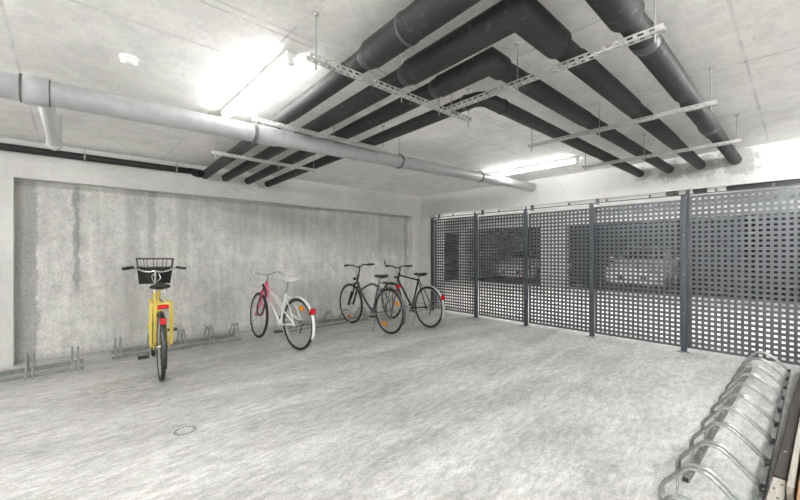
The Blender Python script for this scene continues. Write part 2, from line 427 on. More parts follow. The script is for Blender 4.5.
# ------------------------------------------------------------ perforated fence
PX = 5.86
posts = [5.395, 4.245, 3.196, 2.118, 1.002, -.09, -1.18, -2.27]
PITCH = .0610; HW = .0158
def fence_panel(y1, y0, label, group, z1=1.965):
    t = thing('perforated_panel', label, 'fence panel', (PX+.055, (y0+y1)/2, 0), 0, group)
    wd = y1-y0-.012; n = int((wd-.02)//PITCH); m = (wd-(n-1)*PITCH)/2
    us = [-wd/2]; 
    for i in range(n): c = -wd/2+m+i*PITCH; us += [c-HW, c+HW]
    us.append(wd/2)
    z0 = .045; nz = 32; pz = (z1-z0-.03)/nz; vs = [z0]
    for j in range(nz): c = z0+.015+pz*(j+.5); vs += [c-.0138, c+.0138]
    vs.append(z1)
    MB().plate(us, vs, lambda i,j: i%2==1 and j%2==1, lambda u,v,q: (q,u,v), .003).build('perforated_sheet', 'fence', t)
    MB().box(.003,.028,-wd/2,wd/2,z1-.028,z1).build('top_rail', 'post', t)
    MB().box(.003,.028,-wd/2,wd/2,z0,z0+.012).build('bottom_rail', 'post', t)
    return t
names = ['narrow dark perforated metal panel in the corner beside the concrete wall',
 'perforated metal panel second from the back corner, pale car behind its holes',
 'perforated metal panel in the middle of the fence, white pier behind its holes',
 'perforated metal panel in front of the white car, bright sheen near its top',
 'large perforated metal panel at the right, behind the far end of the steel rack',
 'perforated metal panel just past the right edge', 'perforated metal panel by the front wall']
for i in range(7): fence_panel(posts[i]-.018, posts[i+1]+.018, names[i], 'perforated panels of the fence', (1.99,1.972,1.955,1.97,2.01,2.01,2.01)[i])
pl = ['corner post of the fence against the concrete wall', 'fence post second from the back corner',
 'fence post third from the back corner, right of the pale car', 'fence post left of the white car panel',
 'fence post right of the white car, nearest in view', 'fence post at the right edge of view', 'fence post past the right edge', 'fence post by the front wall']
for i, y in enumerate(posts):
    t = thing('fence_post', 'slim anthracite steel '+pl[i], 'post', (PX, y, 0), 0, 'posts of the fence')
    MB().rbox(-.03,.03,-.03,.03,.006,2.02,.004).build('post_tube', 'post', t)
    b = MB().box(-.075,.06,-.06,.06,0,.007); b.build('base_plate', 'galv', t)
    for s_ in (-1,1): MB().lathe((-.053, s_*.042, .006), [(.008,0),(.008,.01),(.004,.016)], 8).build('bolt', 'galv', t)
    MB().box(-.02,.24,-.02,.02,2.02,2.028).box(-.02,-.012,-.02,.02,1.98,2.025).box(.20,.24,-.02,.02,2.02,2.115).build('ceiling_bracket', 'clamp', t)
    for z in (.5, 1.0, 1.5): MB().tube([(-.029,0,z),(-.036,0,z)], .006, 6).build('screw', 'galv', t)
# long top rail and clips
t = thing('fence_top_rail', 'thin grey steel rail running above the fence panels under the beam', 'rail', (PX+.10, 1.6, 2.03))
MB().box(-.012,.012,-3.85,3.83,0,.012).build('rail_bar', 'post', t)
for y in (3.3,2.75,2.2,1.65,.9,.35,-.2,-.9,-1.4):
    MB().rbox(-.012,.012,-.012,.012,.012,.05,.003).build('rail_clip', 'clamp', t)
    t.children[-1].location = (0, y, 0)
o = MB().rbox(6.10, 6.20, -2.2, .62, 2.055, 2.114, .004).build('cable_duct', 'blackpaint'); tag(o, 'black cable duct under the beam at the right end of the fence', 'cable duct')
for y, l in ((.88, 'left of the long duct'), (1.18, 'beside the nearest fence post')):
    o = MB().rbox(6.10, 6.18, y-.07, y+.07, 2.07, 2.114, .004).build('junction_box', 'blackpaint'); tag(o, 'small black box under the beam '+l, 'junction box', 'small black boxes under the beam')

# ------------------------------------------------------------ ceiling pipes
RZ = 2.33     # top of the support rails
def pipe(label, pts, r, sleeves, bands, mitre=True):
    t = thing('insulated_pipe', label, 'pipe', pts[0], 0, 'black insulated pipes under the ceiling')
    o = Vector(pts[0]); P = [Vector(p)-o for p in pts]
    path = P if mitre else rounded(P, .10, 6)
    # densify for dented insulation
    fine = [path[0]]
    for a, b in zip(path, path[1:]):
        n = max(1, int((b-a).length/.12))
        for i in range(1, n+1): fine.append(a.lerp(b, i/n))
    rs = [r*(1+random.uniform(-.025,.025)) for _ in fine]
    MB().tube(fine, r, 20, rs=rs).build('insulation', 'rubber', t)
    def seg(a, b, r2, name, mat, taper=.03, bump_=0.02):
        a, b = Vector(a)-o, Vector(b)-o; d = (b-a).normalized(); L = (b-a).length
        n = max(2, int(L/.1)); q = [a]+[a+d*(taper+(L-2*taper)*i/n) for i in range(n+1)]+[b]
        rr = [r*1.0]+[r2*(1+random.uniform(-bump_,bump_)) for _ in range(n+1)]+[r*1.0]
        MB().tube(q, r2, 20, rs=rr).build(name, mat, t)
    for a, b, r2 in sleeves:
        if len(a) == 3 and not isinstance(a[0], (tuple, list)): seg(a, b, r2, 'pipe_sleeve', 'rubber2')
    for a, d, mat in bands:
        a, d = Vector(a)-o, Vector(d).normalized()
        MB().tube([a-d*.02, a+d*.02], r+.008, 20).build('tape_band', mat, t)
    return t
def corner_sleeve(t, pts, r2, r1):
    o = t.location; P = [Vector(p)-o for p in pts]
    d0 = (P[1]-P[0]).normalized(); d1 = (P[-1]-P[-2]).normalized()
    path = [P[0]-d0*.03]+P+[P[-1]+d1*.03]
    rs = [r1]+[r2]*(len(P))+[r1]
    MB().tube(path, r2, 20, rs=rs).build('corner_sleeve', 'rubber2', t)
Z = 2.392; r1 = .056; r2 = .072
AX = [(1.25,1.475), (1.555,1.765), (1.83,2.105), (2.165,2.425)]     # x at the corner side / at the back wall
BY = [.55, .872, 1.215, 1.53]
BE = [.53, .868, 1.20, 1.54]
for i in range(4):
    xa, xb = AX[i]; yb = BY[i]
    def ax(y): return xa+(xb-xa)*(y-1.4)/(5.95-1.4)
    xc = ax(yb)
    rr1 = (.060,.058,.056,.052)[i]; rr2 = (.078,.076,.070,.060)[i]; z = 2.342+rr1
    lab = ['black insulated pipe farthest outside, its corner beyond the top edge', 'thick black insulated pipe with a sharp mitred corner at the top edge',
           'black insulated pipe with a taped sharp corner, third from the outside', 'thinnest black insulated pipe, innermost, with a rounded elbow above the two rails'][i]
    pts = [(xb+.01, WY+.06, z+.01*(3-i)/3+.02), (xc, yb, z+.006), (BX+.06, BE[i], z+.015)]
    t = pipe(lab, pts, rr1, [], [], i < 3)
    if i < 3:
        corner_sleeve(t, [(ax(1.62), 1.62, z+.008), (xc, yb, z+.008), (1.93, yb, z+.008)], rr2, rr1)
    else:
        pass
    def sl(a, b, rad, nm_='pipe_sleeve', mt='rubber2'):
        a, b = Vector(a)-t.location, Vector(b)-t.location; d=(b-a).normalized()
        MB().tube([a, a+d*.025, b-d*.025, b], rad, 20, rs=[rr1-.001, rad, rad, rr1-.001]).build(nm_, mt, t)
    if i < 3:
        sl((2.10+.05*i, yb, z+.01), (3.22, yb-.003, z+.01), rr1+.006)
        if i < 2: sl((3.40, yb, z+.012), (4.50, yb-.005, z+.013), rr1+.004)
        for y0, y1 in ((1.86, 2.80),): sl((ax(y0), y0, z+.008), (ax(y1), y1, z+.01), rr1+.003)
    if i == 0:
        sl((ax(1.30),1.30,z+.008), (ax(1.33)+.0,1.33,z+.008), rr2+.004, 'tape_band', 'tape')
        sl((4.15,yb,z+.012), (4.30,yb,z+.012), rr1+.009, 'tape_band', 'tape'); sl((2.18,yb+.0,z+.01),(2.30,yb,z+.01),rr1+.010,'tape_band','tape')
    sl((ax(1.64), 1.64, z+.008), (ax(1.69), 1.69, z+.008), rr1+.008, 'tape_band', 'tape')
    if i == 3: sl((2.42,yb,z+.008),(2.46,yb,z+.008), rr1+.006, 'tape_band', 'rubber2')
    # mortar collar where it enters the beam

def strut(label, p0, p1, rods, horiz):
    """perforated channel with threaded rods; p0,p1 are xy ends; horiz 'X' or 'Y'"""
    t = thing('support_rail', label, 'rail', (p0[0], p0[1], RZ), 0, 'perforated rails carrying the pipes')
    L = math.dist(p0, p1); ang = math.atan2(p1[1]-p0[1], p1[0]-p0[0]); t.rotation_euler = (0,0,ang)
    us = [0]; n = int((L-.02)/.045)
    for k in range(n): a = .015+k*.045; us += [a, a+.026]
    us.append(L)
    mb = MB()
    mb.plate(us, [-.018,-.0085,.0085,.018], lambda i,j: i%2==1 and j==1, lambda u,v,q: (u,v,-.028+q), .002)
    for s_ in (-1,1):
        mb.plate(us, [-.028,-.021,-.009,0], lambda i,j: i%2==1 and j==1, lambda u,v,q: (u, s_*(.018+q), v), .002)
    mb.build('channel', 'zinc', t)
    for u in rods:
        r_ = MB().tube([(u,0,-.07),(u,0,CZ-RZ-.002)], .004, 6).build('threaded_rod', 'rod', t)
        MB().lathe((u,0,-.036), [(.009,0),(.009,.008)], 6).build('nut', 'rod', r_)
        MB().lathe((u,0,CZ-RZ-.012), [(.012,0),(.02,.01)], 8).build('ceiling_anchor', 'rod', r_)
    return t
strut('perforated rail across the pipes nearest the lit ceiling lamp, left end free', (.92,1.725), (2.30,1.725), (.045, .66, 1.02, 1.36), 'X')
strut('perforated rail just above the grey pipe, crossing four black pipes', (1.04,2.83), (2.36,2.82), (.03,.72,1.29), 'X')
strut('white perforated rail behind the grey pipe, near the back wall', (1.08,4.07), (2.30,4.10), (.03,.72,1.18), 'X')
strut('bright perforated rail running to the right, nearest the top edge', (2.01,1.70), (2.0,.41), (.03,.55,1.25), 'Y')
strut('perforated rail second from the fence, middle of the right-hand pipes', (3.30,1.77), (3.27,.38), (.03,.64,1.36), 'Y')
strut('perforated rail nearest the beam above the fence', (4.60,1.77), (4.57,.36), (.03,.64,1.38), 'Y')

# grey waste pipe
t = thing('waste_pipe', 'long grey plastic drain pipe crossing the room below the ceiling', 'pipe', (0,0,0))
WA, WB = Vector((-.276,2.848,2.185)), Vector((6.05,3.18,2.43)); WD = (WB-WA).normalized()
def wp(x): return WA+(WB-WA)*((x-WA.x)/(WB.x-WA.x))
MB().tube([wp(XL+.02), wp(BX+.02)], .069, 28).build('pipe_run', 'greypipe', t)
MB().tube([wp(-.195),wp(-.19),wp(-.095),wp(-.09)], .08, 28, rs=[.071,.080,.080,.071]).build('tee_fitting', 'greypipe', t)
MB().tube([wp(1.10),wp(1.12),wp(1.26),wp(1.28)], .076, 28, rs=[.070,.075,.075,.070]).build('pipe_socket', 'greypipe', t)
for x in (-.20, -.085): MB(Matrix.Translation(wp(x))).torus((0,0,0), .074, .004, 'X', 28, 6).build('seal_ring', 'clamp', t)
for x in (1.08, 2.72, 4.35):
    p = wp(x); c = MB(Matrix.Translation(p)).torus((0,0,0), .074, .007, 'X', 32, 6, sq=2.0).build('pipe_clamp', 'clamp', t)
    MB().tube([p+Vector((0,0,.074)), (p.x,p.y,CZ-.002)], .004, 6).build('hanger_rod', 'rod', c)
MB().tube([wp(BX-.012), wp(BX+.005)], .086, 28).build('wall_collar', 'palepipe', t)
# branch pipe
t = thing('branch_pipe', 'short pale plastic pipe joining the grey pipe near the left edge', 'pipe', (-.11,2.86,0))
MB().tube([(0,.05,2.20),(0,.12,2.205),(0,1.70,2.27)], .040, 20).build('pipe_run', 'palepipe', t)
MB().tube(rounded([(0,1.60,2.265),(0,1.78,2.275),(0,1.80,2.38),(0,1.80,CZ-.002)], .09, 6), .052, 20).build('elbow', 'palepipe', t)
# black pipe along back wall
t = thing('black_pipe', 'thin black plastic pipe running high along the back wall at the left', 'pipe', (0,5.88,2.45))
MB().tube(smoothpath([(XL+.02,0,-.005),(-1,0,-.005),(1.15,0,-.005),(1.28,-.02,-.005),(1.32,-.06,-.04),(1.36,-.10,-.06),(1.37,-.16,-.06)],4), .042, 14).build('pipe_run', 'blackpipe', t)
for x in (-.7, .13, 1.10):
    c = MB().torus((x,0,-.005), .048, .007, 'X', 20, 6, sq=1.6).build('pipe_clamp', 'rod', t)
    MB().tube([(x,0,.04),(x,0,CZ-2.45-.002)], .005, 6).build('hanger_rod', 'rod', c)

# smoke detector
t = thing('smoke_detector', 'round white smoke detector on the ceiling at the upper left', 'smoke detector', (.283,2.934,CZ))
MB().lathe((0,0,0), [(.052,-.001),(.055,-.012),(.050,-.016)], 28).build('base', 'white', t)
MB().lathe((0,0,0), [(.044,-.015),(.046,-.034),(.030,-.048),(.006,-.050)], 28).build('sensor_head', 'white', t)

# ------------------------------------------------------------ tube lights
def lamp(x, y0, y1, label, mat='tube'):
    t = thing('tube_light', label, 'ceiling light', (x, (y0+y1)/2, CZ), 0, 'fluorescent tube lights')
    h = (y1-y0)/2
    MB().rbox(-.030,.030,-h,h,-.040,-.001,.004).build('batten', 'white', t)
    for s_ in (-1,1):
        MB().rbox(-.022,.022, min(s_*(h-.035),s_*(h-.005)), max(s_*(h-.035),s_*(h-.005)), -.088,-.038,.004).build('lamp_holder', 'white', t)
    MB().tube([(0,-h+.034,-.068),(0,h-.034,-.068)], .014, 12).build('fluorescent_tube', mat, t)
    return t
lamp(1.03, 2.15, 3.50, 'lit fluorescent tube left of the black pipes, above the yellow bicycle')
lamp(5.00, 1.98, 3.42, 'lit fluorescent tube near the beam over the fence')
lamp(1.03, -1.7, -.35, 'unseen fill tube added behind the viewpoint', 'tube_fill')
lamp(5.00, -1.9, -.55, 'unseen fill tube added over the planks', 'tube_fill')
lamp(-2.0, 2.15, 3.50, 'unseen fill tube added past the left edge', 'tube_fill')
lamp(-2.0, -1.5, -.2, 'unseen fill tube added by the left wall', 'tube_fill')
for i, y in enumerate((-1.2, 1.6, 4.4, 7.6)):
    lamp(8.5, y-.7, y+.7, 'unseen tube added over the driving lane beyond the fence, '+['in front of the front wall','opposite the right panel','opposite the white car','opposite the dark door'][i], 'tube_lane_fill')

# ------------------------------------------------------------ wheel racks
def rack(loc, rz, n, pitch, label, depth=.36, hgt=.205, x0=0.0, rail0=None, over=.08, rmat='galv_pale'):
    """row of double hoops; local x along the row, local y across, first hoop at x0"""
    t = thing('bicycle_rack', label, 'bicycle rack', loc, rz, 'steel floor racks for bicycles')
    a = rail0 if rail0 is not None else x0-over
    b = x0+(n-1)*pitch+over
    R1 = MB().box(a, b, depth-.075, depth-.043, .002, .030).build('floor_rail', rmat, t)
    MB().box(a-.002, a+.001, depth-.071, depth-.047, .005, .027).build('end_cap', 'black', R1)
    R2 = MB().box(x0-over, b, -.016, .016, .001, .044).build('floor_rail', rmat, t)
    d = depth
    prof = [(d,.0),(d,.062),(d*.66,hgt-.006),(d*.46,hgt),(d*.28,hgt*.78),(.004,.080),(.0,.0)]
    prof = [(y,z) for y,z in prof]
    for k in range(n):
        x = x0+k*pitch
        m = MB()
        for s_ in (-1,1):
            m.tube(rounded([(x+s_*.025, y, max(z,.002)) for y,z in prof], .022, 4), .0085, 10)
        h = m.build('wheel_hoop', 'galv', t)
        # low loop bent between the two tubes, down to the rail
        q = MB().tube(smoothpath([(x-.025,d*.80,.135),(x-.02,d*.80,.07),(x,d-.06,.034),(x+.02,d*.80,.07),(x+.025,d*.80,.135)],4), .003, 6)
        q.build('loop', 'galv', t)
        for s_ in (-1,1): MB().lathe((x+s_*.025,-.010,.066),[(.0085,-.008),(.0085,.008)],8).build('clamp', 'black', t)
    return t
rack((2.05, .155, 0), math.radians(-1.2), 11, .352, 'long galvanised steel rack in the right foreground, beside the planks', .345, .215, -.08, .50, .08, 'galv_dark')
# racks along the back wall: local y points away from the wall
rack((-.30+.34, 5.24+.36, 0), PI, 4, .350, 'galvanised floor rack at the left edge, against the wall', .35, .235, -.0, None, .07)
rack((1.80, 5.46+.31, 0), math.radians(180-2.0), 5, .340, 'galvanised floor rack between the yellow and the white bicycle', .33, .235, 0, None, .06)
rack((4.085, 5.42+.36, 0), PI, 5, .345, 'galvanised floor rack under the front wheels of the two dark bicycles', .35, .235, 0, None, .07)

# ------------------------------------------------------------ planks at the right edge
rzp = math.radians(-2.2)
def plank(name, label, x0, x1, y0, y1, z0, z1, mat):      # y0,y1 at the near end
    t = MB().rbox(0, x1-x0, y0-y1, 0, 0, z1-z0, .004).build(name, mat); t.location = (x0, y1, z0); t.rotation_euler = (0,0,rzp)
    return tag(t, label, 'plank', 'timber planks beside the rack')
p = plank('wood_plank', 'pale weathered plank with dark nail holes, nearest the viewpoint', 1.75, 2.715, .080, .134, 0, .125, 'wood_pale')
m = MB()
for x, y in ((.62,-.02),(.74,-.035),(.83,-.016),(.90,-.04)): m.rbox(x-.012,x+.012,y-.005,y+.005,.1245,.126,.001)
m.build('nail_holes', 'hole', p)
p = plank('wood_plank', 'dark brown plank beside the rack with a pale nail head', 2.725, 5.75, .044, .094, 0, .13, 'wood_dark')
MB().lathe((.36,-.024,.1295), [(.006,0),(.006,.002),(.002,.003)], 10).build('nail_head', 'white', p)
plank('wood_plank', 'thin white-edged plank right of the dark brown one', 2.56, 5.70, .018, .043, 0, .17, 'wood_pale')
plank('wood_plank', 'orange-brown plank at the lower right edge', 2.1, 5.6, -.045, .022, 0, .19, 'wood_orange')

# floor drain
t = thing('floor_drain', 'round floor drain cover in the middle of the concrete floor', 'drain', (.613,2.985,0))
MB().lathe((0,0,0), [(.085,0),(.085,.003),(.078,.004)], 32).build('cover', 'drain', t)
for k in range(20):
    u = 2*PI*k/20; m = Matrix.Rotation(u, 4, 'Z')
    MB().box(.052,.074,-.0045,.0045,.0042,.005, m).build('slot', 'hole', t)

# ------------------------------------------------------------ bicycles
def wheel(parent, c, R, xf=None, tyre='tyre', reflect=None, tw=.019):
    rim = MB(xf).torus(c, R-2*tw-.006, .010, 'Y', 48, 6, sq=1.1).build('wheel', 'rim', parent)
    MB(xf).torus(c, R-tw, tw, 'Y', 56, 10).build('tire', tyre, rim)
    cx, cy, cz = c
    sp = MB(xf)
    for k in range(28):
        u = 2*PI*k/28; hu = u+(.6 if k%4 < 2 else -.6); s_ = 1 if k%2 else -1
        sp.tube([(cx+.018*math.cos(hu), cy+s_*.028, cz+.018*math.sin(hu)), (cx+(R-2*tw-.01)*math.cos(u), cy, cz+(R-2*tw-.01)*math.sin(u))], .0013, 4, False)
    sp.build('spokes', 'spoke', rim)
    MB(xf).tube([(cx,cy-.045,cz),(cx,cy-.03,cz),(cx,cy-.029,cz),(cx,cy+.029,cz),(cx,cy+.03,cz),(cx,cy+.045,cz)], .016, 12, rs=[.010,.010,.020,.020,.010,.010]).build('hub', 'chrome', rim)
    for a in (reflect or []):
        m = Matrix.Translation(Vector(c)) @ Matrix.Rotation(-a, 4, 'Y')
        o = MB(xf).rbox(R*.60, R*.76, -.012, .012, -.045, .045, .004, m).build('spoke_reflector', 'orange', rim)
    return rim
def bicycle(label, loc, head, o):
    t = thing('bicycle', label, 'bicycle', loc, head, 'bicycles parked at the back wall')
    t.rotation_euler = (math.radians(o.get('lean', 0)), 0, head)
    R = o.get('R', .345); wb = o.get('wb', 1.06); fc = o['frame']; ty = o['type']
    bb = Vector((.43,0,.285)); rear = Vector((0,0,R)); front = Vector((wb,0,R))
    tanh = math.tan(math.radians(70))
    axx = lambda z: wb-.055-(z-R)/tanh
    hb = Vector((axx(R+.385),0,R+.385)); ht = Vector((axx(R+.385+o.get('headlen',.14)),0,R+.385+o.get('headlen',.14)))
    sa = math.radians(72); L = o.get('seat_len', .50)
    st = bb+Vector((-math.cos(sa)*L,0,math.sin(sa)*L)); sz = o.get('saddle_z', .93)
    seat = bb+Vector((-math.cos(sa),0,math.sin(sa)))*((sz-.05-bb.z)/math.sin(sa))
    adir = (ht-hb).normalized()
    S_ = Matrix.Translation(hb) @ Matrix.Rotation(math.radians(o.get('steer',0)), 4, adir) @ Matrix.Translation(-hb)
    # frame
    f = MB(); tr = .016
    f.tube([hb-adir*.012, ht+adir*.012], .021, 12); f.tube([bb-Vector((.0,.036,0)), bb+Vector((0,.036,0))], .022, 12)
    f.tube([bb, st], .0155, 10)
    if ty == 'diamond':
        f.tube([bb, hb+adir*.03], .018, 10); f.tube([st-Vector((0,0,.03)), ht-adir*.03], .0155, 10)
    elif ty == 'hybrid':
        f.tube(smoothpath([bb, bb.lerp(hb,.5)+Vector((.02,0,-.015)), hb+adir*.02],6), .021, 12)
        dtp = bb.lerp(hb,.72)
        f.tube(smoothpath([st-Vector((-.01,0,.045)), st.lerp(dtp,.35)+Vector((0,0,.045)), st.lerp(dtp,.7)+Vector((0,0,.04)), dtp+Vector((0,0,.01))],5), .019, 10)
    elif ty == 'mixte':
        f.tube([bb, hb+adir*.02], .016, 10)
        mid = bb.lerp(st,.52)
        for s_ in (-1,1):
            f.tube([ht-adir*.04+Vector((0,s_*.012,0)), mid+Vector((0,s_*.022,0)), rear+Vector((0,s_*.06,.01))], .0095, 8)
    else:
        f.tube(smoothpath([bb, bb+Vector((.10,0,.02)), bb.lerp(hb,.6)+Vector((.05,0,-.06)), hb+adir*.02],6), .020, 12)
        f.tube(smoothpath([bb.lerp(st,.35), bb+Vector((.13,0,.15)), bb.lerp(ht,.65)+Vector((.05,0,-.03)), ht-adir*.03],6), .016, 12)
    for s_ in (-1,1):
        f.tube([bb+Vector((-.03,s_*.025,0)), bb+Vector((-.10,s_*.045,.01)), rear+Vector((0,s_*.062,0))], .0095, 8)
        f.tube([bb.lerp(st,.95)+Vector((0,s_*.014,0)), rear+Vector((.10,s_*.05,R*.55)), rear+Vector((0,s_*.062,0))], .0085, 8)
        f.box(-.02,.02,s_*.062-.003,s_*.062+.003,R-.022,R+.022)
    fo = f.build('frame', fc, t)
    # fork
    k = MB(S_); crown = hb-adir*.012
    for s_ in (-1,1):
        lo = front+Vector((0,s_*.052,0))
        k.tube(smoothpath([crown+Vector((0,s_*.045,-.0)), crown.lerp(lo,.45)+Vector((-.012,s_*.006,0)), crown.lerp(lo,.8)+Vector((-.012,s_*.003,0)), lo],4), .012 if not o.get('susp') else .014, 10)
    k.tube([crown+Vector((0,-.052,0)), crown+Vector((0,.052,0))], .017, 10)
    k.build('fork', o.get('fork', fc), t)
    if o.get('susp'):
        g = MB(S_)
        for s_ in (-1,1): g.tube([crown.lerp(front,.40)+Vector((.0,s_*.05,0)), front+Vector((0,s_*.052,-.02))], .0185, 10)
        g.build('fork_slider', 'blackpaint', t)
    wheel(t, tuple(rear), R, None, o.get('tyre','tyre'), o.get('rr')); wheel(t, tuple(front), R, S_, o.get('tyre','tyre'), o.get('fr_'))
    # saddle and post
    MB().tube([bb.lerp(st,.8), seat], .0130, 10).build('seat_post', o.get('postm','chrome'), t)
    s = MB(); sx, szz = seat.x, seat.z+.012
    sw = 1.15 if o.get('springs') else 1.0
    prof = [(-.135,.070,.018),(-.125,.082,.030),(-.08,.082,.036),(-.02,.055,.030),(.05,.026,.030),(.12,.018,.026),(.145,.010,.014)]
    vs=[]; nn=10
    for x,wd,h in prof:
        for q in range(nn):
            u=2*PI*q/nn; vs.append((sx+x-.01, wd*sw*math.cos(u), szz+.022+h*(math.sin(u) if math.sin(u)>0 else .8*math.sin(u))+(.012 if x<-.1 else 0)))
    fs=[(i*nn+q,i*nn+(q+1)%nn,i*nn+nn+(q+1)%nn,i*nn+nn+q) for i in range(len(prof)-1) for q in range(nn)]
    fs += [tuple(range(nn)), tuple((len(prof)-1)*nn+q for q in range(nn))]
    s._add(vs,fs,True); sd = s.build('saddle', o.get('saddle','black'), t)
    r_ = MB()
    for s_ in (-1,1): r_.tube([(sx-.10,s_*.03,szz+.012),(sx-.04,s_*.022,szz-.008),(sx+.04,s_*.02,szz-.008),(sx+.10,s_*.008,szz+.012)], .0035, 6)
    if o.get('springs'):
        for s_ in (-1,1): r_.tube([(sx-.09,s_*.045,szz-.03),(sx-.09,s_*.045,szz+.015)], .016, 10)
    r_.build('saddle_rails', 'chrome', sd)
    # stem and handlebar
    hz = o.get('bar_z', 1.05); top = Vector((axx(hz-.02),0,hz-.02)); ext = o.get('stem', .07)
    clampP = top+Vector((ext,0,.015))
    MB(S_).tube(rounded([ht, top, clampP], .03, 4), .0125, 10).build('stem', o.get('stemm','chrome'), t)
    W = o.get('bar_w', .60)/2
    if o['bar'] == 'swept':
        half = [(0,0,0),(.03,.06,.01),(.05,.13,.035),(.02,.20,.05),(-.06,W-.04,.045),(-.16,W-.015,.035)]
    elif o['bar'] == 'riser':
        half = [(0,0,0),(0,.05,0),(.0,.11,.03),(-.01,.15,.035),(-.04,W-.04,.035),(-.055,W,.035)]
    elif o['bar'] == 'wide':
        half = [(0,0,0),(.02,.06,-.012),(.03,.13,.0),(.01,.19,.03),(-.03,W-.08,.04),(-.085,W,.03)]
    else:
        half = [(0,0,0),(0,.1,.0),(-.02,W,.01)]
    Lp = smoothpath([clampP+Vector(p) for p in half], 4); Rp = [Vector((p.x,-p.y,p.z)) for p in Lp]
    hb_ = MB(S_); hb_.tube(list(reversed(Rp))+Lp[1:], .011, 10); hbo = hb_.build('handlebar', o.get('barm','chrome'), t)
    for P in (Lp, Rp):
        e = P[-1]; d = (P[-1]-P[-3]).normalized(); s_ = 1 if e.y > 0 else -1
        MB(S_).tube([e-d*.115, e-d*.11, e-d*.004, e+d*.004], .0165, 10, rs=[.014,.0165,.0165,.013]).build('grip', o.get('grip','black'), hbo)
        g0 = e-d*.135
        b = MB(S_); b.tube([g0, g0+Vector((.025,0,-.012))], .011, 8); b.tube(smoothpath([g0+Vector((.025,0,-.012)), g0+Vector((.04,0,-.018))+d*.03, e-d*.02+Vector((.045,0,-.022))],3), .005, 6)
        b.build('brake_lever', o.get('lever','black'), hbo)
        MB(S_).tube(smoothpath([g0+Vector((.02,0,-.01)), g0+Vector((.10,-s_*.06,.0)), Vector((ht.x+.08, s_*.02, ht.z+.07)), Vector((ht.x+.03, s_*.015, hb.z+.05))],5), .0028, 5).build('brake_cable', 'black' if not o.get('whitecable') else 'saddle_w', hbo)
        if o.get('barend') and s_ > 0:
            MB(S_).tube([e, e+Vector((.02,.01,.05)), e+Vector((.02,.01,.10))], .011, 8).build('bar_end', 'black', hbo)
    # drivetrain (right side, y<0)
    ca = math.radians(o.get('crank', 200)); cl=.17
    cs = MB(); cs.torus((bb.x,-.045,bb.z), .088, .006, 'Y', 32, 6, sq=.5); 
    for q in range(5):
        u=2*PI*q/5; cs.tube([(bb.x,-.045,bb.z),(bb.x+.086*math.cos(u),-.045,bb.z+.086*math.sin(u))], .006, 6)
    cso = cs.build('chainring', o.get('ring','black'), t)
    for s_ in (-1,1):
        a_ = ca if s_ < 0 else ca+PI
        e = Vector((bb.x+cl*math.cos(a_), s_*.075, bb.z+cl*math.sin(a_)))
        ar = MB().tube([(bb.x,s_*.055,bb.z), e], .010, 8); ar.tube([(bb.x,0,bb.z),(bb.x,s_*.06,bb.z)], .009, 8); aro = ar.build('crank_arm', o.get('crankm','chrome'), t)
        p = MB().rbox(e.x-.045, e.x+.045, min(e.y,e.y+s_*.10)+(.0), max(e.y,e.y+s_*.10), e.z-.012, e.z+.012, .004)
        p.build('pedal', 'black', aro)
    ch = MB(); rc=.032
    a0 = Vector((bb.x,-.045,bb.z+.09)); 
    ch.tube([(0,-.045,R+rc),(bb.x,-.045,bb.z+.092)], .004, 5); ch.tube([(0,-.045,R-rc),(bb.x,-.045,bb.z-.092)], .004, 5)
    ch.build('chain', 'black', t)
    cg = MB(); cg.torus((0,-.045,R), .034, .010, 'Y', 20, 6, sq=1.2).build('sprockets', 'clamp', t)
    if o.get('derailleur', True):
        MB().tube([(0,-.055,R-.02),(.02,-.06,R-.08),(.045,-.055,R-.14)], .010, 6).build('derailleur', 'black', t)
    if o.get('chaincase'):
        cc = MB().tube([(0,-.052,R),(bb.x+.02,-.052,bb.z)], .06, 12, rs=[.05,.095]); 
        for i_, v_ in enumerate(cc.v): v_.y = -.052+(v_.y+.052)*.14
        cc.build('chain_case', o['chaincase'], t)
    # mudguards, rack, lights
    if o.get('guard'):
        MB().guard(tuple(rear), R+.022, .050, math.radians(50), math.radians(205)).build('mudguard', o['guard'], t)
        st_ = MB()
        for s_ in (-1,1):
            st_.tube([(0,s_*.055,R),((R+.02)*math.cos(math.radians(165)),s_*.026,R+(R+.02)*math.sin(math.radians(165)))], .0025, 5)
        st_.build('mudguard_stay', 'chrome', t)
        if o.get('fguard', True):
            MB(S_).guard(tuple(front), R+.022, .050, math.radians(-15), math.radians(115)).build('mudguard', o['guard'], t)
        ra = math.radians(o.get('ref_ang',158)); rx, rzz = (R+.035)*math.cos(ra), R+(R+.035)*math.sin(ra)
        q = o.get('ref_size',.03)
        MB().rbox(rx-.02, rx+.008, -q, q, rzz-q*1.15, rzz+q*1.15, .005).build('rear_reflector', 'red', t)
    if o.get('carrier'):
        cm = o['carrier']; g = MB(); cz = o.get('carrier_z', R*2+.075); wd = o.get('carrier_w',.055)
        for s_ in (-1,1):
            g.tube(rounded([(.20,s_*wd*.8,cz),(-.20,s_*wd,cz),(-.215,0,cz)], .02, 3), .0065, 8)
            g.tube([(-.13,s_*wd,cz),(0,s_*max(.068,wd),R+.01)], .0065, 8)
            g.tube([(-.02,s_*wd,cz),(0,s_*max(.068,wd),R+.01)], .0055, 8)
        g.tube([(-.05,-wd,cz),(-.05,wd,cz)], .005, 6); g.tube([(.12,-wd,cz),(.12,wd,cz)], .005, 6)
        if o.get('bigcarrier'):
            for s_ in (-1,1):
                g.tube(rounded([(-.13,s_*wd,cz),(-.15,s_*(wd+.004),cz-.18),(-.10,s_*(wd+.004),R+.04),(.10,s_*(wd+.004),R+.04),(.14,s_*(wd+.004),cz-.15),(.14,s_*wd,cz)], .03, 4), .0065, 8)
        g.build('luggage_carrier', cm, t)
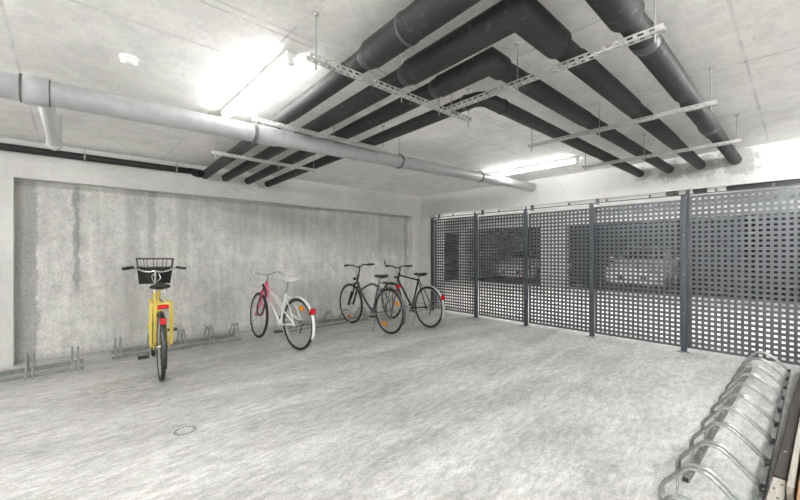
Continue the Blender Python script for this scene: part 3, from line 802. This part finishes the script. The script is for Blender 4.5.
        MB().rbox(-.245,-.218,-.045,.045,cz-.045,cz-.005,.006).build('rear_light', 'red', t)
        cl_ = MB().tube([(.16,0,cz+.012),(-.14,0,cz+.014)], .007, 6); cl_.build('spring_clip', 'black', t)
    hl = MB(S_); hp = hb+adir*.05+Vector((.06,0,.02))
    hl.tube([hp+Vector((-.02,0,0)), hp, hp+Vector((.035,0,0)), hp+Vector((.04,0,0))], .026, 12, rs=[.012,.02,.027,.024]); hl.build('headlight', 'black', t)
    if o.get('basket'):
        bx0, bz0 = clampP.x+.0, hz-.20
        bo = MB(S_); y0, y1_ = .150, .186; x0_, x1_ = bx0+.075, bx0+.30; bx1=x1_+.04
        zt, zb = bz0+.335, bz0+.04
        topr = [(x0_-.02,-y1_,zt),(bx1,-y1_,zt),(bx1,y1_,zt),(x0_-.02,y1_,zt)]
        botr = [(x0_,-y0,zb),(x1_,-y0,zb),(x1_,y0,zb),(x0_,y0,zb)]
        bo.tube([Vector(p) for p in topr], .0075, 6, closed=True); bo.tube([Vector(p) for p in botr], .004, 6, closed=True)
        for i_ in range(4):
            a1_,a2_ = Vector(topr[i_]), Vector(topr[(i_+1)%4]); c1_,c2_ = Vector(botr[i_]), Vector(botr[(i_+1)%4])
            n_ = 22
            for j_ in range(n_):
                bo.tube([c1_.lerp(c2_, j_/n_), c1_.lerp(c2_, j_/n_).lerp(a1_.lerp(a2_, j_/n_), .66)], .0060, 4, False)
                if j_ % 6 == 0: bo.tube([c1_.lerp(c2_, j_/n_), a1_.lerp(a2_, j_/n_)], .004, 5, False)
            for q_ in range(1, 12):
                u_ = q_/12*.64
                bo.tube([c1_.lerp(a1_,u_), c2_.lerp(a2_,u_)], .0035 if q_ < 11 else .005, 4, False)
        for j_ in range(16): bo.tube([(x0_, -y0+2*y0*j_/15, zb),(x1_, -y0+2*y0*j_/15, zb)], .0023, 4, False)
        bo.build('basket', 'black', t)
        lk = MB(S_); lk.tube(smoothpath([clampP+Vector((-.03,-.03,-.02)), clampP+Vector((-.035,-.05,-.09)), clampP+Vector((-.03,.01,-.13)), clampP+Vector((-.03,.03,-.06)), clampP+Vector((-.03,-.01,-.02))],5), .005, 6); lk.build('cable_loop', 'chrome', t)
    if o.get('lock'):
        lk = MB(); a_ = hb+Vector((-.05,.04,-.02))
        lk.tube(smoothpath([hb+Vector((-.03,.03,.06)), hb+Vector((-.10,.05,-.06)), hb+Vector((-.09,.06,-.24)), hb+Vector((.02,.07,-.36)), hb+Vector((.10,.07,-.26)), hb+Vector((.03,.04,-.04)), hb+Vector((-.03,.03,.06))],5), .011, 8)
        lk.build('cable_lock', 'black', t)
    if o.get('stand', True):
        MB().tube([(.30,.03,.26),(.20,.17,.012)], .008, 8).build('kickstand', o.get('standm','chrome'), t)
    if o.get('bottle_dyn'):
        pass
    return t
def place(rear, front): return math.atan2(front[1]-rear[1], front[0]-rear[0])
bicycle('yellow city bicycle with a black basket in front of the concrete wall', (.677,4.327,0), math.radians(85.3),
  dict(stand=False, type='step', frame='yellow', fork='yellow', bar='wide', bar_w=.61, bar_z=1.07, wb=1.08, saddle_z=.94, springs=True, postm='yellow',
       basket=True, carrier='yellow', carrier_w=.083, carrier_z=.79, bigcarrier=True, guard='blackpaint', ref_ang=128, ref_size=.026, crank=118, chaincase=None,
       steer=-3, stem=.05, R=.335, grip='black', lever='silver', derailleur=False, standm='black'))
bicycle('white and pink ladies bicycle with a white saddle and a black lock', (2.214,4.43,0), math.radians(96.8),
  dict(type='mixte', frame='fade', fork='pink', bar='swept', bar_w=.50, bar_z=.95, wb=1.04, saddle='saddle_w', saddle_z=.92, guard='whitepaint', fguard=False,
       ref_ang=148, ref_size=.036, crank=20, steer=-8, stem=.06, R=.34, grip='saddle_w', lever='chrome', lock=True, rr=[math.radians(110)], carrier=None, seat_len=.46, headlen=.12, ring='chrome', stand=False, whitecable=True))
bicycle('dark grey trekking bicycle with orange wheel reflectors, left of the black one', (3.697,4.324,0), place((3.695,4.324),(3.739,5.459)),
  dict(type='hybrid', frame='greypaint', fork='blackpaint', susp=True, bar='riser', bar_w=.62, bar_z=1.03, wb=1.11, saddle_z=.905, guard='greypaint', fguard=False,
       ref_ang=120, ref_size=.012, crank=10, steer=2, stem=.05, R=.358, rr=[math.radians(-62),math.radians(145)], fr_=[math.radians(-75)], carrier='black', carrier_w=.06, stemm='black', barm='black', seat_len=.50, ring='silver'))
bicycle('black bicycle with a silver rear mudguard beside the fence corner', (4.507,4.24,0), math.radians(86),
  dict(type='diamond', frame='blackpaint', fork='silver', bar='riser', bar_w=.60, bar_z=.99, wb=1.05, saddle_z=.905, guard='silver', ref_ang=150, ref_size=.034,
       crank=-30, steer=-4, stem=.09, R=.350, stemm='black', barm='black', barend=True, seat_len=.56, ring='black'))

# ------------------------------------------------------------ cars beyond the fence
def car(label, loc, paint, rz=0):
    t = thing('car', label, 'car', loc, rz, 'cars in the bays beyond the fence')     # nose towards local -x, nose at x=0
    st = [(0.0,.35,.62,.62,.62,.60),(.06,.22,.70,.70,.74,.70),(.25,.18,.76,.76,.84,.78),(1.0,.18,.90,.90,.88,.78),(1.15,.18,.93,.97,.89,.74),
          (1.85,.18,.96,1.40,.89,.62),(2.5,.18,.97,1.46,.89,.64),(3.3,.18,.97,1.40,.88,.62),(3.95,.20,.98,1.05,.86,.66),(4.2,.25,.90,.92,.80,.66),(4.27,.35,.75,.75,.72,.62)]
    vs=[]; n=10
    for x,zb,zs,zr,w,wr in st:
        ring=[(w*.9,zb),(w,zb+.1),(w,(zb+zs)/2+.08),(w*.97,zs),(wr,zr),(-wr,zr),(-w*.97,zs),(-w,(zb+zs)/2+.08),(-w,zb+.1),(-w*.9,zb)]
        vs += [(x,y,z) for y,z in ring]
    fs=[(i*n+k,i*n+(k+1)%n,i*n+n+(k+1)%n,i*n+n+k) for i in range(len(st)-1) for k in range(n)]
    fs += [tuple(range(n)), tuple((len(st)-1)*n+k for k in range(n))]
    m = MB(); m._add(vs,fs,True); m.build('body', paint, t)
    g = MB(); g._add([(1.20,-.70,1.005),(1.20,.70,1.005),(1.80,.58,1.385),(1.80,-.58,1.385)],[(0,1,2,3)])
    g._add([(1.21,-.70,1.0),(1.21,.70,1.0),(1.81,.58,1.37),(1.81,-.58,1.37)],[(0,3,2,1)]); g.build('windscreen', 'glass_dark', t)
    for s_ in (-1,1):
        g = MB(); p=[(1.45,.858,1.0),(3.7,.85,1.02),(3.25,.665,1.34),(1.95,.665,1.35)]
        g._add([(x,s_*(y+.012),z) for x,y,z in p]+[(x,s_*(y-.01),z) for x,y,z in p],[(0,1,2,3),(4,7,6,5),(0,4,5,1),(1,5,6,2),(2,6,7,3),(3,7,4,0)]); g.build('side_window', 'glass_dark', t)
        MB().rbox(-.01,.10,min(s_*.48,s_*.74),max(s_*.48,s_*.74),.58,.70,.01).build('headlight', 'chrome', t)
        MB().rbox(1.25,1.38,min(s_*.90,s_*1.04),max(s_*.90,s_*1.04),.96,1.08,.01).build('wing_mirror', paint, t)
        for x in (.80,3.45):
            wv = MB().torus((x,s_*.80,.31), .23, .08, 'Y', 28, 8, sq=1.1).build('wheel', 'tyre', t)
            MB().tube([(x,s_*.80,.31),(x,s_*.88,.31)], .17, 16).build('wheel_cover', 'rim', wv)
    MB().rbox(-.02,.03,-.42,.42,.36,.50,.01).build('grille', 'black', t)
    MB().rbox(-.035,-.018,-.26,.26,.38,.48,.004).build('number_plate', 'white', t)
    return t
car('white car parked in a dark bay seen through the fence', (13.65,3.72,0), 'carwhite')
car('pale beige car parked in a far bay seen through the fence', (13.65,8.1,0), 'carrose')
